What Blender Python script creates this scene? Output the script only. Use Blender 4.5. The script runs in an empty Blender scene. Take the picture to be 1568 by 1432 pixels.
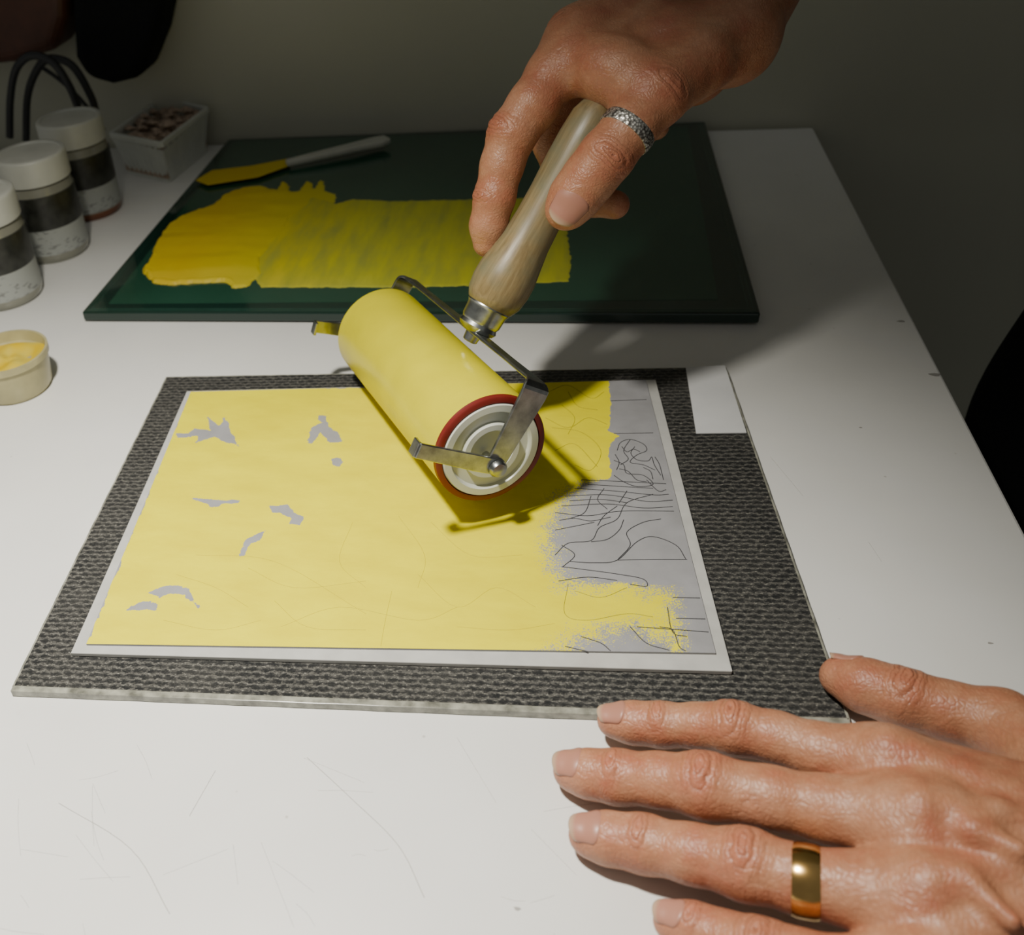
import bpy, math, numpy as np, random
from mathutils import Vector, Matrix
from mathutils.bvhtree import BVHTree

# ------------------------------------------------------------------ camera
H = 0.3356           # camera height above the table top (table top is z = 0)
F = 1450.0; CX = 450.0; CY = 716.0; W0 = 1568.0   # focal / principal point in a 1568 px wide frame
fwd = Vector((-.2530, .7546, -.6056)).normalized()
right = Vector((.9656, .2352, -.1103)); right = (right - fwd*right.dot(fwd)).normalized()
down = fwd.cross(right).normalized()
C = Vector((0, 0, H))
cd = bpy.data.cameras.new('camera'); cam = bpy.data.objects.new('camera', cd)
bpy.context.scene.collection.objects.link(cam)
R = Matrix((right, -down, -fwd)).transposed().to_4x4()
cam.matrix_world = Matrix.Translation(C) @ R
cd.sensor_width = 36; cd.lens = F/W0*36; cd.shift_x = (W0/2-CX)/W0
cd.clip_start = .01
cd.dof.use_dof = True; cd.dof.focus_distance = .46; cd.dof.aperture_fstop = 11
bpy.context.scene.camera = cam

def ray(px, py): return right*(px-CX) + down*(py-CY) + fwd*F
def G(px, py, z=0.0):            # image pixel projected to a point at height z above the table
    r = ray(px, py); return C + r*((z-H)/r.z)
def U(px, py, d): return C + ray(px, py)*(d/F)
def RP(px, py, p, n):
    r = ray(px, py); return C + r*((p-C).dot(n)/r.dot(n))

# ------------------------------------------------------------------ helpers
def link(o, parent=None):
    bpy.context.scene.collection.objects.link(o)
    if parent: o.parent = parent
    return o
def empty(name):
    e = bpy.data.objects.new(name, None); e.empty_display_size = .02
    return link(e)
def mesh(name, verts, faces, mats, parent=None, smooth=True, midx=None, mw=None):
    me = bpy.data.meshes.new(name)
    me.from_pydata([tuple(v) for v in verts], [], [tuple(f) for f in faces])
    if not isinstance(mats, (list, tuple)): mats = [mats]
    for m in mats: me.materials.append(m)
    if midx is not None: me.polygons.foreach_set('material_index', midx)
    if smooth: me.polygons.foreach_set('use_smooth', [True]*len(me.polygons))
    me.update()
    o = bpy.data.objects.new(name, me); link(o, parent)
    if mw is not None: o.matrix_world = mw
    return o
def fixn(o):
    import bmesh
    bm = bmesh.new(); bm.from_mesh(o.data); bmesh.ops.recalc_face_normals(bm, faces=bm.faces); bm.to_mesh(o.data); bm.free()
def bevel(o, w=.001, s=2):
    m = o.modifiers.new('b', 'BEVEL'); m.width = w; m.segments = s; m.limit_method = 'ANGLE'; m.angle_limit = .6
def prism(name, pts, z0, z1, mat, parent=None, bev=0, ztop=None):
    n = len(pts)
    v = [(p[0], p[1], z0) for p in pts] + [(p[0], p[1], z1) for p in pts]
    f = [list(range(n))[::-1], list(range(n, 2*n))] + [[i, (i+1) % n, n+(i+1) % n, n+i] for i in range(n)]
    o = mesh(name, v, f, mat, parent, smooth=False); fixn(o)
    if bev: bevel(o, bev)
    return o
def box(name, lo, hi, mat, parent=None, bev=0):
    return prism(name, [(lo[0], lo[1]), (hi[0], lo[1]), (hi[0], hi[1]), (lo[0], hi[1])], lo[2], hi[2], mat, parent, bev)
def frameZ(o, z, xh=None):
    z = Vector(z).normalized(); x = Vector(xh) if xh else Vector((1, 0, 0)) if abs(z.x) < .9 else Vector((0, 1, 0))
    x = (x - z*x.dot(z)).normalized(); y = z.cross(x)
    return Matrix.Translation(o) @ Matrix((x, y, z)).transposed().to_4x4()
def lathe(name, prof, mats, parent=None, mw=None, seg=48, midx=None, close=True):
    v = []; f = []; mi = []
    for s, r in prof:
        for k in range(seg):
            a = 2*math.pi*k/seg; v.append((r*math.cos(a), r*math.sin(a), s))
    for i in range(len(prof)-1):
        for k in range(seg):
            f.append((i*seg+k, i*seg+(k+1) % seg, (i+1)*seg+(k+1) % seg, (i+1)*seg+k)); mi.append(midx[i] if midx else 0)
    if close:
        f.append(list(range(seg))[::-1]); mi.append(midx[0] if midx else 0)
        n = (len(prof)-1)*seg; f.append(list(range(n, n+seg))); mi.append(midx[-1] if midx else 0)
    o = mesh(name, v, f, mats, parent, True, mi, mw)
    m = o.modifiers.new('e', 'EDGE_SPLIT'); m.split_angle = .7
    return o
def sweep(name, pts, widths, thick, Wdir, mat, parent=None, bev=.0004):
    v = []; f = []; n = len(pts)
    for i, p in enumerate(pts):
        a = pts[max(i-1, 0)]; b = pts[min(i+1, n-1)]; t = (b-a).normalized()
        w = (Wdir if not isinstance(Wdir, list) else Wdir[i]); w = (w - t*w.dot(t)).normalized(); q = t.cross(w)
        for sx, sy in ((-1, -1), (1, -1), (1, 1), (-1, 1)):
            v.append(p + w*(sx*widths[i]/2) + q*(sy*thick/2))
    for i in range(n-1):
        for k in range(4): f.append((i*4+k, i*4+(k+1) % 4, (i+1)*4+(k+1) % 4, (i+1)*4+k))
    f.append((3, 2, 1, 0)); f.append(tuple(range(4*n-4, 4*n)))
    o = mesh(name, v, f, mat, parent, smooth=False); fixn(o)
    if bev: bevel(o, bev)
    return o
def spline(pts, n=8):
    pts = [Vector(p) for p in pts]; out = []
    P = [pts[0]*2-pts[1]] + pts + [pts[-1]*2-pts[-2]]
    for i in range(1, len(P)-2):
        for k in range(n):
            t = k/n; a, b, c, d = P[i-1], P[i], P[i+1], P[i+2]
            out.append(.5*((2*b)+(c-a)*t+(2*a-5*b+4*c-d)*t*t+(3*b-a-3*c+d)*t**3))
    out.append(pts[-1]); return out
def curve(name, paths, r, mat, parent=None, smooth=True):
    cu = bpy.data.curves.new(name, 'CURVE'); cu.dimensions = '3D'; cu.bevel_depth = r; cu.bevel_resolution = 2
    for pts in paths:
        if smooth and len(pts) > 2: pts = spline(pts, 6)
        sp = cu.splines.new('POLY'); sp.points.add(len(pts)-1)
        for i, p in enumerate(pts): sp.points[i].co = (p[0], p[1], p[2], 1)
    cu.materials.append(mat)
    return link(bpy.data.objects.new(name, cu), parent)

# ------------------------------------------------------------------ materials
class NT:
    def __init__(s, name):
        s.m = bpy.data.materials.new(name); s.m.use_nodes = True; s.t = s.m.node_tree
        s.b = s.t.nodes['Principled BSDF']
    def n(s, typ): return s.t.nodes.new(typ)
    def l(s, a, b): s.t.links.new(a, b)
    def co(s, kind='Object', scale=(1, 1, 1), rot=(0, 0, 0)):
        tc = s.n('ShaderNodeTexCoord'); mp = s.n('ShaderNodeMapping'); mp.inputs['Scale'].default_value = scale; mp.inputs['Rotation'].default_value = rot
        s.l(tc.outputs[kind], mp.inputs['Vector']); return mp.outputs['Vector']
    def noise(s, vec, scale, detail=3, rough=.5, dist=0):
        nd = s.n('ShaderNodeTexNoise'); nd.inputs['Scale'].default_value = scale; nd.inputs['Detail'].default_value = detail
        nd.inputs['Roughness'].default_value = rough; nd.inputs['Distortion'].default_value = dist
        if vec: s.l(vec, nd.inputs['Vector'])
        return nd.outputs['Fac']
    def ramp(s, fac, stops):
        nd = s.n('ShaderNodeValToRGB'); cr = nd.color_ramp
        while len(cr.elements) < len(stops): cr.elements.new(.5)
        for e, (p, c) in zip(cr.elements, stops):
            e.position = p; e.color = (*c, 1) if not isinstance(c, (int, float)) else (c, c, c, 1)
        s.l(fac, nd.inputs['Fac']); return nd.outputs['Color']
    def mix(s, fac, a, b, mode='MIX'):
        nd = s.n('ShaderNodeMix'); nd.data_type = 'RGBA'; nd.blend_type = mode
        for sock, val in ((nd.inputs[0], fac), (nd.inputs[6], a), (nd.inputs[7], b)):
            if isinstance(val, bpy.types.NodeSocket): s.l(val, sock)
            elif isinstance(val, (int, float)): sock.default_value = val
            else: sock.default_value = (*val, 1)
        return nd.outputs[2]
    def math(s, op, a, b=0.0, c=None):
        nd = s.n('ShaderNodeMath'); nd.operation = op
        for i, val in enumerate((a, b) if c is None else (a, b, c)):
            if isinstance(val, bpy.types.NodeSocket): s.l(val, nd.inputs[i])
            else: nd.inputs[i].default_value = val
        return nd.outputs[0]
    def xgrad(s, x0, x1):
        sp = s.n('ShaderNodeSeparateXYZ'); s.l(s.co(), sp.inputs[0]); mr = s.n('ShaderNodeMapRange')
        mr.inputs['From Min'].default_value = x0; mr.inputs['From Max'].default_value = x1; s.l(sp.outputs['X'], mr.inputs['Value']); return mr.outputs[0]
    def attr(s, name):
        nd = s.n('ShaderNodeAttribute'); nd.attribute_name = name; return nd.outputs['Fac']
    def bump(s, h, strength=.3, dist=.001, prev=None):
        nd = s.n('ShaderNodeBump'); nd.inputs['Strength'].default_value = strength; nd.inputs['Distance'].default_value = dist
        s.l(h, nd.inputs['Height'])
        if prev: s.l(prev, nd.inputs['Normal'])
        s.l(nd.outputs[0], s.b.inputs['Normal']); return nd.outputs[0]
    def base(s, c):
        if isinstance(c, bpy.types.NodeSocket): s.l(c, s.b.inputs['Base Color'])
        else: s.b.inputs['Base Color'].default_value = (*c, 1)
        return s
    def set(s, **kw):
        for k, v in kw.items():
            s.b.inputs[k.replace('_', ' ')].default_value = v
        return s
def simple(name, c, rough=.5, metal=0, var=.12, scale=60, bump=0, coat=0, spec=.5):
    m = NT(name); v = m.co('Object'); nz = m.noise(v, scale, 4)
    c2 = tuple(x*(1-var*2) for x in c)
    m.base(m.ramp(nz, [(.3, c2), (.7, c)])); m.set(Roughness=rough, Metallic=metal, Coat_Weight=coat, Specular_IOR_Level=spec)
    if bump: m.bump(nz, bump, .001)
    return m.m

m_table = NT('white_laminate'); v = m_table.co()
nz = m_table.noise(v, 9, 4); sm = m_table.noise(v, 60, 5, .7)
vo = m_table.n('ShaderNodeTexVoronoi'); vo.inputs['Scale'].default_value = 38; m_table.l(v, vo.inputs['Vector'])
spk = m_table.ramp(vo.outputs['Distance'], [(0.015, 0.0), (0.035, 1.0)])
c = m_table.ramp(nz, [(.3, (.68, .68, .66)), (.7, (.75, .75, .73))])
c = m_table.mix(m_table.ramp(sm, [(.66, 0.0), (.8, .25)]), c, (.5, .49, .45))
m_table.base(m_table.mix(spk, (.5, .49, .46), c)); m_table.set(Roughness=.33)
m_table.bump(sm, .05, .0005); m_table = m_table.m
m_edge = simple('laminate_edge', (.55, .53, .46), .5)
m_wall = NT('painted_wall'); v = m_wall.co(); nz = m_wall.noise(v, 3, 3); n2 = m_wall.noise(v, 180, 3)
m_wall.base(m_wall.ramp(nz, [(.3, (.44, .44, .36)), (.7, (.50, .50, .41))])); m_wall.set(Roughness=.8); m_wall.bump(n2, .1, .001); m_wall = m_wall.m
m_floor = simple('dark_floor', (.05, .052, .042), .6, scale=8)
m_cloth = simple('black_cloth', (.007, .008, .009), .9, scale=400, bump=.4, spec=.2)

def skin(name, tint):
    m = NT(name); v = m.co()
    n1 = m.noise(v, 60, 4, .6); n2 = m.noise(v, 260, 3)
    T = lambda c: tuple(a*b for a, b in zip(c, tint))
    red = T((.36, .122, .066)); tan = T((.405, .182, .098)); lt = T((.455, .236, .140))
    c = m.ramp(n1, [(.32, red), (.52, tan), (.72, lt)])
    c = m.mix(m.ramp(n2, [(.35, .30), (.6, 0.0)]), c, tuple(x*.7 for x in tan))
    km = m.attr('km'); ks = m.attr('ks'); tipa = m.attr('tip')
    c = m.mix(m.math('MULTIPLY', km, .50), c, T((.41, .135, .078)))
    c = m.mix(m.math('MULTIPLY', tipa, .45), c, T((.48, .21, .13)))
    wob = m.noise(v, 190, 3)
    ph = m.math('ADD', m.math('MULTIPLY', ks, 1.9), m.math('MULTIPLY', wob, 6.0))
    gro = m.math('MULTIPLY', m.math('POWER', m.math('ABSOLUTE', m.math('SINE', ph)), .45), km)
    c = m.mix(m.math('MULTIPLY', m.math('SUBTRACT', km, gro), .42), c, tuple(x*.40 for x in red))
    vs = m.n('ShaderNodeTexVoronoi'); vs.feature = 'DISTANCE_TO_EDGE'; vs.inputs['Scale'].default_value = 600
    mp = m.n('ShaderNodeMapping'); mp.inputs['Scale'].default_value = (1, .5, 1)
    wv = m.n('ShaderNodeVectorMath'); wv.operation = 'MULTIPLY_ADD'
    nn = m.n('ShaderNodeTexNoise'); nn.inputs['Scale'].default_value = 140; m.l(v, nn.inputs['Vector'])
    m.l(nn.outputs['Color'], wv.inputs[0]); wv.inputs[1].default_value = (.004, .004, .004); m.l(v, wv.inputs[2])
    m.l(wv.outputs[0], mp.inputs['Vector']); m.l(mp.outputs[0], vs.inputs['Vector'])
    cell = m.ramp(vs.outputs['Distance'], [(0, 0.0), (.25, 1.0)])
    c = m.mix(m.math('MULTIPLY', m.math('SUBTRACT', 1.0, cell), .15), c, tuple(x*.5 for x in red))
    m.base(c)
    m.set(Roughness=.42, Subsurface_Weight=.08, Subsurface_Scale=.003, Specular_IOR_Level=.45)
    m.b.inputs['Subsurface Radius'].default_value = (1, .35, .2)
    bp = m.bump(gro, .5, .0010)
    bp = m.bump(cell, .26, .0004, bp)
    n3 = m.noise(m.co('Object', (.5, 1.1, 1)), 150, 5, .6, 1.0)
    m.bump(n3, .42, .0014, bp)
    return m.m
m_skin = skin('skin', (1, 1, 1))
def nailmat():
    m = NT('fingernail'); a = m.attr('nv')
    m.base(m.ramp(a, [(0, (.42, .23, .16)), (.10, (.36, .17, .12)), (.80, (.38, .18, .13)), (.89, (.40, .25, .17)), (1, (.44, .32, .22))]))
    m.set(Roughness=.36, Specular_IOR_Level=.35); n = m.noise(m.co(), 300, 2); m.bump(n, .1, .0004); return m.m
m_nail = nailmat()

m_ink_roll = NT('yellow_ink_film'); v = m_ink_roll.co(); n = m_ink_roll.noise(v, 40, 4); n2 = m_ink_roll.noise(v, 900, 2)
m_ink_roll.base(m_ink_roll.ramp(n, [(.3, (.56, .50, .004)), (.7, (.64, .575, .008))])); m_ink_roll.set(Roughness=.28, Specular_IOR_Level=.40); m_ink_roll.bump(n2, .2, .0005); m_ink_roll = m_ink_roll.m
m_red = simple('red_rubber', (.16, .010, .006), .5)
m_white_pl = simple('white_plastic', (.56, .58, .52), .28, var=.04)
m_steel = NT('zinc_steel'); v = m_steel.co(); n = m_steel.noise(v, 90, 5, .6)
m_steel.base(m_steel.ramp(n, [(.35, (.26, .27, .27)), (.65, (.52, .54, .53))])); m_steel.set(Metallic=1, Roughness=.3); m_steel.bump(n, .15, .0006); m_steel = m_steel.m
m_gold = simple('gold', (.74, .46, .16), .17, 1, var=.1, scale=200)
m_silver = NT('engraved_silver'); v = m_silver.co(); vo = m_silver.n('ShaderNodeTexVoronoi'); vo.inputs['Scale'].default_value = 800; m_silver.l(v, vo.inputs['Vector'])
m_silver.base(m_silver.ramp(vo.outputs['Distance'], [(.2, (.75, .73, .68)), (.75, (.12, .11, .10))])); m_silver.set(Metallic=.85, Roughness=.38); m_silver.bump(vo.outputs['Distance'], .5, .0005); m_silver = m_silver.m
m_wood = NT('worn_wood_handle'); v = m_wood.co('Object', (1, 1, .08)); n = m_wood.noise(v, 500, 5, .6, .4); n2 = m_wood.noise(m_wood.co(), 60, 4)
c = m_wood.ramp(n, [(.3, (.17, .12, .05)), (.7, (.30, .225, .11))]); c = m_wood.mix(m_wood.ramp(n2, [(.42, 0.0), (.70, .65)]), c, (.15, .165, .11))
m_wood.base(c); m_wood.set(Roughness=.38); m_wood.bump(n, .2, .0004); m_wood = m_wood.m

# ------------------------------------------------------------------ room
table = empty('work_table')
box('table_top', (-1.3, -.22, -.03), (.2236, .967, 0), m_table, table, .0015)
for i, (x, y) in enumerate(((-1.2, -.12), (.13, -.12), (-1.2, .87), (.13, .87))):
    box('leg_%d' % (i+1), (x, y, -.75), (x+.05, y+.05, -.03), m_edge, table, .002)
box('apron', (-1.2, .90, -.11), (.16, .92, -.03), m_edge, table, .001)
scr = [[(470, 1160), (540, 1225), (610, 1295), (650, 1375)], [(90, 1230), (200, 1300), (260, 1400)], [(330, 1180), (290, 1250)],
       [(1180, 700), (1230, 760)], [(1330, 830), (1350, 860)], [(400, 1290), (450, 1420)], [(250, 1340), (350, 1300)], [(700, 1130), (760, 1230)]]
random.seed(11)
for k in range(26):
    x, y = random.uniform(-50, 850), random.uniform(1120, 1430); a = random.uniform(-.3, 1.6); l_ = random.uniform(20, 110)
    scr.append([(x, y), (x+l_*.5*math.cos(a)+random.uniform(-3, 3), y+l_*.5*math.sin(a)+random.uniform(-3, 3)), (x+l_*math.cos(a), y+l_*math.sin(a))])
m_scr = simple('scratch_grey', (.36, .35, .33), .6)
curve('scratches', [[G(x, y, 0) for x, y in s] for s in scr[:3]], .00013, m_scr, table)
curve('fine_scratches', [[G(x, y, 0) for x, y in s] for s in scr[3:]], .00006, m_scr, table)
for i, (x, y, r) in enumerate(((1380, 492, .0022), (1432, 574, .0030), (1516, 985, .0010), (792, 1392, .0012), (1040, 1170, .0008), (1318, 655, .0008))):
    p = G(x, y); cp = [(p.x+math.cos(a)*r*(1+.35*math.sin(3*a+x)), p.y+math.sin(a)*r*.6, 0) for a in np.linspace(0, 6.0, 10)]
    prism('chip_mark_%d' % (i+1), cp, -.0004, .00012, m_scr, table)
box('wall_back', (-2.2, .972, -.75), (2.2, 1.05, 1.7), m_wall)
box('floor', (-2.2, -1.5, -.80), (2.2, 1.05, -.75), m_floor)

# ------------------------------------------------------------------ woven board
def woven():
    m = NT('woven_grey_mat'); uv = m.co('UV')
    nz = m.n('ShaderNodeTexNoise'); nz.inputs['Scale'].default_value = 240; nz.inputs['Detail'].default_value = 4; nz.inputs['Roughness'].default_value = .7; m.l(uv, nz.inputs['Vector'])
    off = m.n('ShaderNodeVectorMath'); off.operation = 'MULTIPLY_ADD'; m.l(nz.outputs['Color'], off.inputs[0]); off.inputs[1].default_value = (.0085, .0040, 0); m.l(uv, off.inputs[2])
    mp = m.n('ShaderNodeMapping'); mp.inputs['Scale'].default_value = (1/.0062, 1/.0033, 1); m.l(off.outputs[0], mp.inputs['Vector'])
    sp = m.n('ShaderNodeSeparateXYZ'); m.l(mp.outputs[0], sp.inputs[0])
    row = m.math('FLOOR', sp.outputs['Y'])
    xo = m.math('ADD', sp.outputs['X'], m.math('MULTIPLY', m.math('MODULO', row, 2.0), .5))
    fx = m.math('ABSOLUTE', m.math('SUBTRACT', m.math('FRACT', xo), .5)); fy = m.math('ABSOLUTE', m.math('SUBTRACT', m.math('FRACT', sp.outputs['Y']), .5))
    hgt = m.math('ADD', m.math('MULTIPLY', fx, .9), m.math('MULTIPLY', fy, 1.4))       # loop pattern, dark in the centre of each stitch
    n2 = m.noise(m.co('UV', (.6, 1.4, 1)), 900, 4, .8); n3 = m.noise(uv, 28, 3); n4 = m.noise(m.co('UV', (.6, 1.2, 1)), 1100, 3, .7)
    hz = m.math('ADD', hgt, m.math('MULTIPLY', m.math('SUBTRACT', n2, .5), 2.6))
    c = m.ramp(hz, [(.28, (.006, .007, .008)), (.60, (.028, .028, .028)), (.98, (.10, .097, .088))])
    c = m.mix(m.ramp(n3, [(.4, 0.0), (.7, .20)]), c, (.07, .068, .062))
    c = m.mix(m.math('MULTIPLY', m.ramp(n4, [(.55, 0.0), (.66, 1.0)]), m.ramp(hgt, [(.35, .15), (.8, .85)])), c, (.30, .29, .25))
    m.base(c); m.set(Roughness=.6, Specular_IOR_Level=.3, Coat_Weight=.25, Coat_Roughness=.12)
    m.bump(hz, .45, .0010); return m.m
m_woven = woven()
m_acr = simple('acrylic_edge', (.36, .36, .30), .2, var=.35, scale=160, coat=.5)
board = empty('registration_board')
bc = [G(22, 1050, .004), G(1297, 1100, .004), G(1110, 563, .004), G(256, 578, .004)]
def quadgrid(name, cs, z0, z1, mat, parent):
    o = prism(name, cs, z0, z1, mat, parent)
    uvl = o.data.uv_layers.new(name='UVMap'); ax = (Vector(cs[1])-Vector(cs[0])); ax.z = 0; ax.normalize(); ay = Vector((-ax.y, ax.x, 0))
    for lp in o.data.loops:
        p = o.data.vertices[lp.vertex_index].co - Vector(cs[0]); uvl.data[lp.index].uv = (p.dot(ax), p.dot(ay)+.5)
    return o
quadgrid('woven_mat', bc, .0005, .004, m_woven, board)
cen = sum((Vector(p) for p in bc), Vector())/4
for i, (a, b) in enumerate(((0, 1), (1, 2), (3, 0), (2, 3))):
    A0, B0 = bc[a].copy(), bc[b].copy(); A0.z = B0.z = .0021
    t = (B0-A0).normalized(); sd = Vector((t.y, -t.x, 0))
    if sd.dot(A0-cen) < 0: sd = -sd
    wd = .0034 if i == 0 else .0013
    A0 -= t*.0008; B0 += t*.0008
    n = 40; pts = [A0.lerp(B0, k/n) + sd*(wd/2-.0002+.0001*math.sin(k*1.7)) for k in range(n+1)]
    sweep('acrylic_rim_%d' % (i+1), pts, [wd]*len(pts), .0038, sd, m_acr, board, bev=.0003)
m_paper = simple('white_paper', (.66, .67, .68), .7, var=.04)
prism('paper_slip', [G(1050, 563, .0045), G(1110, 560, .0045), G(1143, 663, .0045), G(1066, 664, .0045)], .0042, .0048, m_paper)

# ------------------------------------------------------------------ lino plate
lino = empty('lino_printing_plate')
m_card = simple('grey_card', (.46, .46, .44), .75, var=.08, scale=90, bump=.15)
lc = [G(108, 1000, .0066), G(1122, 1028, .0066), G(1004, 581, .0066), G(286, 599, .0066)]
prism('backing_card', lc, .0042, .0066, m_card, lino, .0004)
def polysd(P, X, Y):
    P = np.array([(p[0], p[1]) for p in P]); n = len(P)
    d = np.full(X.shape, 1e9); ins = np.zeros(X.shape, bool)
    for i in range(n):
        ax, ay = P[i]; bx, by = P[(i+1) % n]; ex, ey = bx-ax, by-ay
        wx, wy = X-ax, Y-ay; t = np.clip((wx*ex+wy*ey)/(ex*ex+ey*ey+1e-18), 0, 1)
        d = np.minimum(d, (wx-t*ex)**2+(wy-t*ey)**2)
        c1 = (ay <= Y) != (by <= Y)
        xi = ax + (Y-ay)/(by-ay+1e-18)*ex
        ins ^= c1 & (X < xi)
    d = np.sqrt(d); return np.where(ins, d, -d)     # positive inside
ZP = .0078
pc = [G(132, 986, ZP), G(1096, 1000, ZP), G(989, 582, ZP), G(292, 600, ZP)]
ink = [(132, 990), (292, 598), (550, 594), (932, 580), (936, 625), (934, 640), (930, 658), (946, 668), (934, 680), (934, 700), (937, 733), (895, 738), (862, 762), (850, 790), (838, 830),
       (845, 868), (862, 893), (935, 896), (975, 895), (985, 908), (1005, 906), (1020, 903), (1032, 945), (1046, 996), (1034, 1000), (1016, 965), (1000, 978), (975, 958), (940, 965), (885, 975), (862, 998), (700, 1010), (400, 1010)]
holes = [[(318, 640), (336, 652), (343, 640), (350, 648), (353, 660), (366, 683), (345, 678), (330, 668), (318, 672), (300, 678), (302, 668), (270, 672), (268, 663), (290, 664), (298, 655), (322, 660)],
         [(485, 635), (500, 637), (503, 655), (520, 664), (526, 677), (505, 678), (490, 662), (478, 680), (470, 679), (478, 655), (492, 648)],
         [(508, 703), (524, 700), (522, 717), (510, 712)],
         [(287, 762), (330, 766), (368, 766), (366, 771), (340, 771), (334, 776), (322, 775), (308, 768)],
         [(413, 775), (440, 773), (450, 784), (464, 792), (460, 804), (442, 803), (446, 794), (428, 786), (418, 786)],
         [(367, 852), (377, 826), (406, 813), (396, 826), (386, 832), (374, 850)],
         [(193, 935), (212, 922), (226, 921), (240, 926), (238, 933), (215, 933)], [(228, 908), (245, 900), (268, 897), (290, 902), (304, 931), (296, 926), (283, 912), (262, 909), (245, 915)]]
toW = lambda L: [G(x, y, ZP) for x, y in L]
n1, n2 = 420, 320
uu, vv = np.meshgrid(np.linspace(0, 1, n1), np.linspace(0, 1, n2), indexing='ij')
pa = [np.array(p) for p in pc]
PW = ((1-uu)*(1-vv))[..., None]*pa[0] + (uu*(1-vv))[..., None]*pa[1] + (uu*vv)[..., None]*pa[2] + ((1-uu)*vv)[..., None]*pa[3]
X, Y = PW[..., 0], PW[..., 1]
sd = polysd(toW(ink), X, Y)
for h in holes: sd = np.minimum(sd, -polysd(toW(h), X, Y))
pxsoft = polysd(toW([(800, 740), (905, 735), (905, 900), (1060, 890), (1060, 1000), (820, 1005)]), X, Y)
rough = np.clip((pxsoft+.006)/.012, 0, 1)
vid = np.arange(n1*n2).reshape(n1, n2)
fc = np.stack([vid[:-1, :-1], vid[1:, :-1], vid[1:, 1:], vid[:-1, 1:]], -1).reshape(-1, 4)
mp = NT('inked_lino'); v = mp.co()
a_sd = mp.attr('sd'); a_r = mp.attr('rough')
ns = mp.noise(v, 1500, 3, .7); nb = mp.noise(v, 160, 3)
jit = mp.math('ADD', mp.math('MULTIPLY', mp.math('SUBTRACT', ns, .5), mp.math('ADD', mp.math('MULTIPLY', a_r, 52.0), 1.5)), mp.math('MULTIPLY', mp.math('SUBTRACT', nb, .5), mp.math('ADD', mp.math('MULTIPLY', a_r, 14.0), 5.0)))
fac = mp.math('GREATER_THAN', mp.math('ADD', mp.math('MULTIPLY', a_sd, 1000.0), jit), 0.0)
gcol = mp.ramp(mp.noise(v, 70, 4), [(.3, (.25, .25, .26)), (.7, (.30, .30, .315))])
ycol = mp.ramp(mp.noise(mp.co('Object', (1, 2.5, 1), (0, 0, -.1)), 30, 5, .6), [(.3, (.68, .59, .0)), (.7, (.78, .70, .0))])
mp.base(mp.mix(fac, gcol, ycol)); mp.set(Roughness=.5, Specular_IOR_Level=.12); mp.bump(ns, .16, .0003)
o = mesh('inked_lino_surface', PW.reshape(-1, 3), fc.tolist(), mp.m, lino)
for nm, arr in (('sd', sd), ('rough', rough)):
    at = o.data.attributes.new(nm, 'FLOAT', 'POINT'); at.data.foreach_set('value', arr.reshape(-1).astype(np.float32))
prism('lino_sheet', pc, .0066, ZP-.00005, simple('lino_grey', (.30, .30, .30), .6), lino)
ln = [[(935, 614), (990, 612)], [(940, 664), (1000, 663)], [(945, 690), (950, 678), (965, 673), (985, 680), (990, 690), (975, 697), (965, 708), (985, 712), (1003, 720)],
      [(940, 705), (955, 712), (960, 725), (985, 728), (1000, 742), (975, 745), (955, 738), (940, 728)], [(965, 673), (955, 690), (962, 703), (950, 712)],
      [(972, 684), (966, 694), (975, 704), (992, 706), (998, 700), (1002, 712), (1012, 728)], [(948, 718), (962, 722), (975, 735), (990, 738)],
      [(952, 684), (960, 692), (970, 688), (980, 692)], [(942, 696), (948, 708), (944, 720)], [(985, 716), (996, 722), (1000, 734)], [(1003, 700), (1010, 712), (1016, 735)],
      [(890, 735), (940, 737), (1020, 741)], [(880, 748), (940, 752), (1000, 758), (1024, 757)], [(865, 760), (930, 758), (990, 768), (1030, 766)], [(860, 775), (930, 772), (985, 778), (1030, 776)],
      [(872, 767), (920, 765), (960, 770)], [(900, 742), (950, 745), (1000, 748)], [(856, 797), (880, 794), (905, 798), (935, 792)], [(905, 830), (930, 826), (948, 812), (955, 796)],
      [(850, 785), (900, 790), (950, 783), (1032, 783)], [(850, 850), (870, 832), (905, 828), (918, 808), (945, 795), (960, 770), (1000, 757)], [(862, 868), (880, 850), (860, 835)],
      [(872, 860), (910, 862), (945, 858), (975, 830), (1000, 822), (1035, 835), (1050, 856)], [(945, 858), (965, 835), (960, 815), (985, 800), (1012, 795)], [(945, 858), (1000, 857), (1052, 857)],
      [(860, 868), (900, 873), (950, 880), (985, 887), (990, 898), (965, 895)], [(1030, 915), (1072, 916)], [(1035, 947), (1080, 948)], [(905, 760), (895, 785), (870, 795)], [(945, 775), (925, 790), (915, 805)],
      [(1010, 960), (1030, 965), (1040, 990), (1050, 997)], [(890, 975), (920, 985), (935, 997)], [(965, 960), (990, 985), (1025, 996)], [(865, 990), (900, 998)], [(975, 960), (1085, 968)],
      [(850, 812), (880, 806), (910, 800)], [(925, 748), (915, 765), (930, 780)], [(960, 752), (948, 770)], [(990, 735), (1008, 752), (1020, 750)], [(855, 890), (900, 884), (945, 889)], [(1022, 930), (1030, 968), (1052, 975)]]
m_line = simple('pencil_line', (.035, .035, .04), .7)
curve('guide_lines', [[G(x, y, ZP+.00003) for x, y in s] for s in ln], .00021, m_line, lino)
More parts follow.
